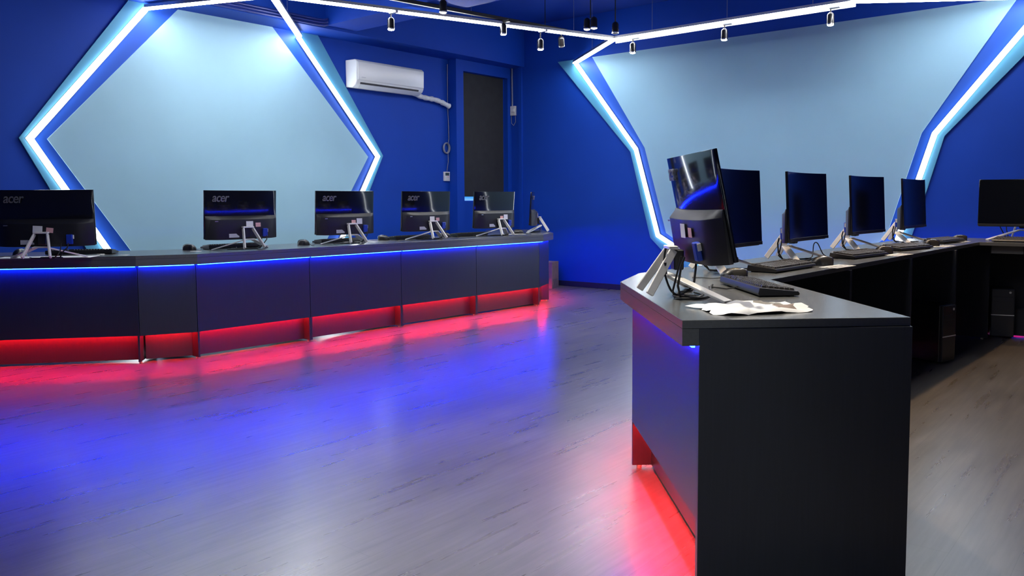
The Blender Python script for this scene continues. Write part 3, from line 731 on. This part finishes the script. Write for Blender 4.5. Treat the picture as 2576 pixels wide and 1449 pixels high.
place('m', (-1.385, 6.36), (-0.8, -0.6), 'black mouse at the third white card of the right row', GM, DZR)
place('m', (-1.371, 7.23), (-0.8, -0.5), 'black mouse at the bend of the worktop toward the end desk', GM, DZR)
tl = Vector((1.0, -0.044))
place('k', (-6.16, 2.49), (0.756, -0.655), 'black keyboard behind the monitor on the angled left desk', GK)
place('k', (-5.935, 3.55), tl, 'black keyboard behind the monitor in the middle of the hexagon panel', GK)
place('k', (-5.90, 4.60), tl, 'black keyboard behind the monitor at the right wall light', GK)
place('k', (-5.84, 5.42), tl, 'black keyboard behind the monitor below the wall controller', GK)
place('k', (-5.79, 6.22), tl, 'black keyboard behind the monitor below the window blind', GK)
place('m', (-5.95, 3.20), (0.9, 0.3), 'black mouse left of the keyboard in the middle of the hexagon panel', GM)
place('m', (-5.80, 4.155), (0.9, 0.2), 'black mouse between the two monitors before the hexagon panel', GM)
place('m', (-5.86, 5.11), (0.8, 0.4), 'black mouse between the right wall light and the wall controller', GM)
place('m', (-5.80, 5.88), (0.8, 0.4), 'black mouse under the window bay between two monitors', GM)
place('m', (-5.66, 6.90), (0.9, 0.3), 'black mouse near the edge-on monitor', GM)
place('m', (-6.40, 2.16), (0.6, -0.7), 'shiny mouse beside the angled left monitor, washed out by the light', GM)

# ------------------------------------------------------------------ papers and cards
def card(xy, ang, label, sx=0.13, sy=0.085, dz=0.775):
    t = thing('instruction_card', label, 'card', (xy[0], xy[1], dz + 0.0003), ang, 'white cards on the desks')
    part('sheet', B().box(-sx/2, sx/2, -sy/2, sy/2, 0, 0.0012), 'paper', t)
    for k in range(3): part('printed_line', B().box(-sx/2 + 0.01, sx/2 - 0.03, -sy/2 + 0.012 + k*0.022, -sy/2 + 0.022 + k*0.022, 0.0012, 0.0015), 'ink', t)
card((-1.345, 4.205), 1.45, 'white printed card beside the first mouse of the right row', 0.22, 0.095, DZR)
card((-1.330, 5.27), 1.45, 'white printed card beside the second mouse of the right row', 0.24, 0.095, DZR)
card((-1.305, 6.38), 1.45, 'white printed card beside the third mouse of the right row', 0.22, 0.085, DZR)
card((-1.335, 7.09), 1.45, 'white printed card below the far keyboard of the right row', 0.20, 0.085, DZR)
card((-5.78, 3.16), 0.3, 'small white card at the monitor leg before the hexagon panel', 0.07, 0.05)
card((-5.74, 4.80), 0.3, 'small white sheet between the monitors left of the wall controller', 0.20, 0.10)
card((-5.62, 6.78), 1.2, 'white sheet under the mouse near the edge-on monitor', 0.24, 0.10)
card((-5.79, 2.62), 0.6, 'small white card at the end of the angled left worktop', 0.06, 0.05)
card((-6.02, 2.20), 0.857, 'white sheets spread under the angled left monitor', 0.62, 0.20)
def crumpled():
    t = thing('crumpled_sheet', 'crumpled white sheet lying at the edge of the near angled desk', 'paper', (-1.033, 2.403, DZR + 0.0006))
    out = [(-1.247, 2.361), (-1.181, 2.348), (-1.134, 2.298), (-1.094, 2.260), (-1.045, 2.268), (-1.005, 2.324), (-0.952, 2.403), (-0.884, 2.511), (-0.941, 2.578), (-1.017, 2.613), (-1.092, 2.590), (-1.143, 2.511), (-1.199, 2.438)]
    random.seed(11)
    ctr = (-1.055, 2.427); n = len(out)*4; vs = []; fs = []; R = 8
    loop = []
    for i in range(len(out)):
        a, b_ = Vector(out[i]), Vector(out[(i + 1) % len(out)])
        for k in range(4):
            p = a.lerp(b_, k/4); p += Vector((random.uniform(-0.006, 0.006), random.uniform(-0.006, 0.006))); loop.append(p)
    def hz(x, y):
        return 0.007*(1 + math.sin(x*31 + y*17)*math.cos(y*27 - x*13)) + 0.004*(1 + math.sin(x*70 - y*50))
    vs.append((0, 0, hz(*ctr)))
    for r in range(1, R + 1):
        for i in range(n):
            p = Vector(ctr).lerp(loop[i], r/R); h = hz(p.x, p.y)
            if r == R: h *= 0.35 + 0.3*math.sin(i*0.9)
            vs.append((p.x + 1.055, p.y - 2.427, max(0.0, h)))
    for i in range(n): fs.append((0, 1 + i, 1 + (i + 1) % n))
    for r in range(R - 1):
        for i in range(n):
            a, b_ = 1 + r*n + i, 1 + r*n + (i + 1) % n
            fs.append((a, a + n, b_ + n, b_))
    me = bpy.data.meshes.new('sheet'); me.from_pydata(vs, [], fs)
    for m_ in ('paper', 'fold_shade_grey', 'fold_shade_brown'): me.materials.append(MATS[m_])
    for p in me.polygons:
        p.use_smooth = True
        c = p.center
        x, y = c.x, c.y
        if ((x + 0.115)/0.050)**2 + ((y - 0.005)/0.026)**2 < 1 or ((x - 0.005)/0.060)**2 + ((y - 0.125)/0.022)**2 < 1: p.material_index = 1  # shaded dips of the folds, painted as darker patches
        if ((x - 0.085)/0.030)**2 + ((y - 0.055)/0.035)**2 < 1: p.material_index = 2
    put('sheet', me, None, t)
crumpled()

# ------------------------------------------------------------------ loose cables on the near desk
def loose(name, pts, r, label):
    n = len(pts); P = [Vector(p) for p in pts]; out = []
    for i in range(n - 1):
        p0, p1, p2, p3 = P[max(i - 1, 0)], P[i], P[i + 1], P[min(i + 2, n - 1)]
        for k in range(6):
            u = k/6; out.append(0.5*((2*p1) + (-p0 + p2)*u + (2*p0 - 5*p1 + 4*p2 - p3)*u*u + (-p0 + 3*p1 - 3*p2 + p3)*u**3))
    out.append(P[-1])
    base = Vector((pts[0][0], pts[0][1], DZR))
    t = thing(name, label, 'cable', base)
    part('lead', B().tube([p - base for p in out], r, 8), 'cable_black', t, smooth=True)
    return t
Zr = DZR + 0.0046
cb = loose('power_cable', [(-1.405, 2.535, 0.975), (-1.407, 2.530, 0.95), (-1.405, 2.525, 0.895), (-1.385, 2.540, 0.825), (-1.355, 2.565, Zr), (-1.315, 2.545, Zr), (-1.345, 2.510, Zr + 0.004), (-1.375, 2.545, Zr + 0.006), (-1.325, 2.610, Zr)], 0.0038, 'black cable with a ferrite lump hanging behind the tilted monitor')
part('ferrite', B().tube([(-0.001, -0.008, 0.125), (0.001, -0.010, 0.085)], 0.010, 10), 'cable_black', cb, smooth=True)
loose('signal_cable', [(-1.315, 2.59, 0.92), (-1.312, 2.575, 0.88), (-1.318, 2.565, 0.84), (-1.358, 2.53, Zr), (-1.33, 2.505, Zr), (-1.275, 2.575, Zr), (-1.325, 2.735, Zr), (-1.40, 2.88, Zr), (-1.445, 2.99, Zr)], 0.0042, 'bundle of black cables curling on the near desk under the monitor')
loose('thin_cable', [(-1.66, 4.62, Zr), (-1.65, 4.70, Zr + 0.005), (-1.655, 4.74, 0.88), (-1.64, 4.76, 0.885), (-1.62, 4.79, 0.825), (-1.61, 4.83, Zr), (-1.65, 4.88, Zr)], 0.003, 'thin black cable arching up between right row monitors')
# ------------------------------------------------------------------ computer towers and carton
def tower(loc, fwd, label):
    t = thing('computer_tower', label, 'computer tower', (loc[0], loc[1], 0), yaw_of(*fwd), 'black computer towers under the desks')
    part('case', B().box(-0.085, 0.085, -0.38, 0.0, 0.012, 0.405), 'tower_black', t, 0.003)
    fp_ = part('front_panel', B().box(-0.084, 0.084, 0.0, 0.022, 0.012, 0.403), 'tower_front', t, 0.008, 2)
    part('trim_line', B().box(-0.082, 0.082, 0.0222, 0.0245, 0.186, 0.193), 'silver', fp_)
    part('power_button', B().lathe([(0.009, 0), (0.009, 0.003), (0.006, 0.004)], 14, Matrix.Translation((-0.05, 0.0215, 0.375)) @ Matrix.Rotation(-math.pi/2, 4, 'X')), 'silver', fp_)
    part('drive_cover', B().box(-0.070, 0.070, 0.0222, 0.0242, 0.300, 0.338), 'tower_front', fp_, 0.001)
    for sx in (-0.065, 0.065):
        for yy in (-0.34, -0.04): part('foot', B().lathe([(0.014, 0), (0.014, 0.012)], 10, Matrix.Translation((sx, yy, 0))), 'cable_black', t)
    return t
tower((-1.235, 6.180), (0.954, -0.30), 'black computer tower standing out from under the right desk row')
tower((-1.105, 7.545 + 0.02), (0.25, -0.97), 'black computer tower with a silver line under the end desk')
bx = thing('carton', 'brown cardboard carton on the floor behind the far end of the left desk', 'carton', (-6.42, 8.35, 0.0), 0.25)
part('box', B().box(-0.16, 0.16, -0.11, 0.11, 0.0, 0.34), 'card_brown', bx, 0.003)
for s_ in (-1, 1): part('flap', B().box(-0.16, 0.16, -0.108 if s_ < 0 else 0.001, -0.001 if s_ < 0 else 0.108, 0.3402, 0.344), 'card_brown', bx)
for k in range(7):
    part('printed_stripe', B().solid([(0.1603, -0.10 + 0.03*k, 0.0), (0.1603, -0.085 + 0.03*k, 0.0), (0.1603, -0.12 + 0.03*k, 0.12), (0.1603, -0.135 + 0.03*k, 0.12)] if k > 1 else [(0.1603, -0.10 + 0.03*k, 0.0), (0.1603, -0.085 + 0.03*k, 0.0), (0.1603, -0.10 + 0.03*k, 0.05), (0.1603, -0.107 + 0.03*k, 0.05)],
         [(0.161, -0.10 + 0.03*k, 0.0), (0.161, -0.085 + 0.03*k, 0.0), (0.161, -0.12 + 0.03*k, 0.12), (0.161, -0.135 + 0.03*k, 0.12)] if k > 1 else [(0.161, -0.10 + 0.03*k, 0.0), (0.161, -0.085 + 0.03*k, 0.0), (0.161, -0.10 + 0.03*k, 0.05), (0.161, -0.107 + 0.03*k, 0.05)]), 'ink', bx)
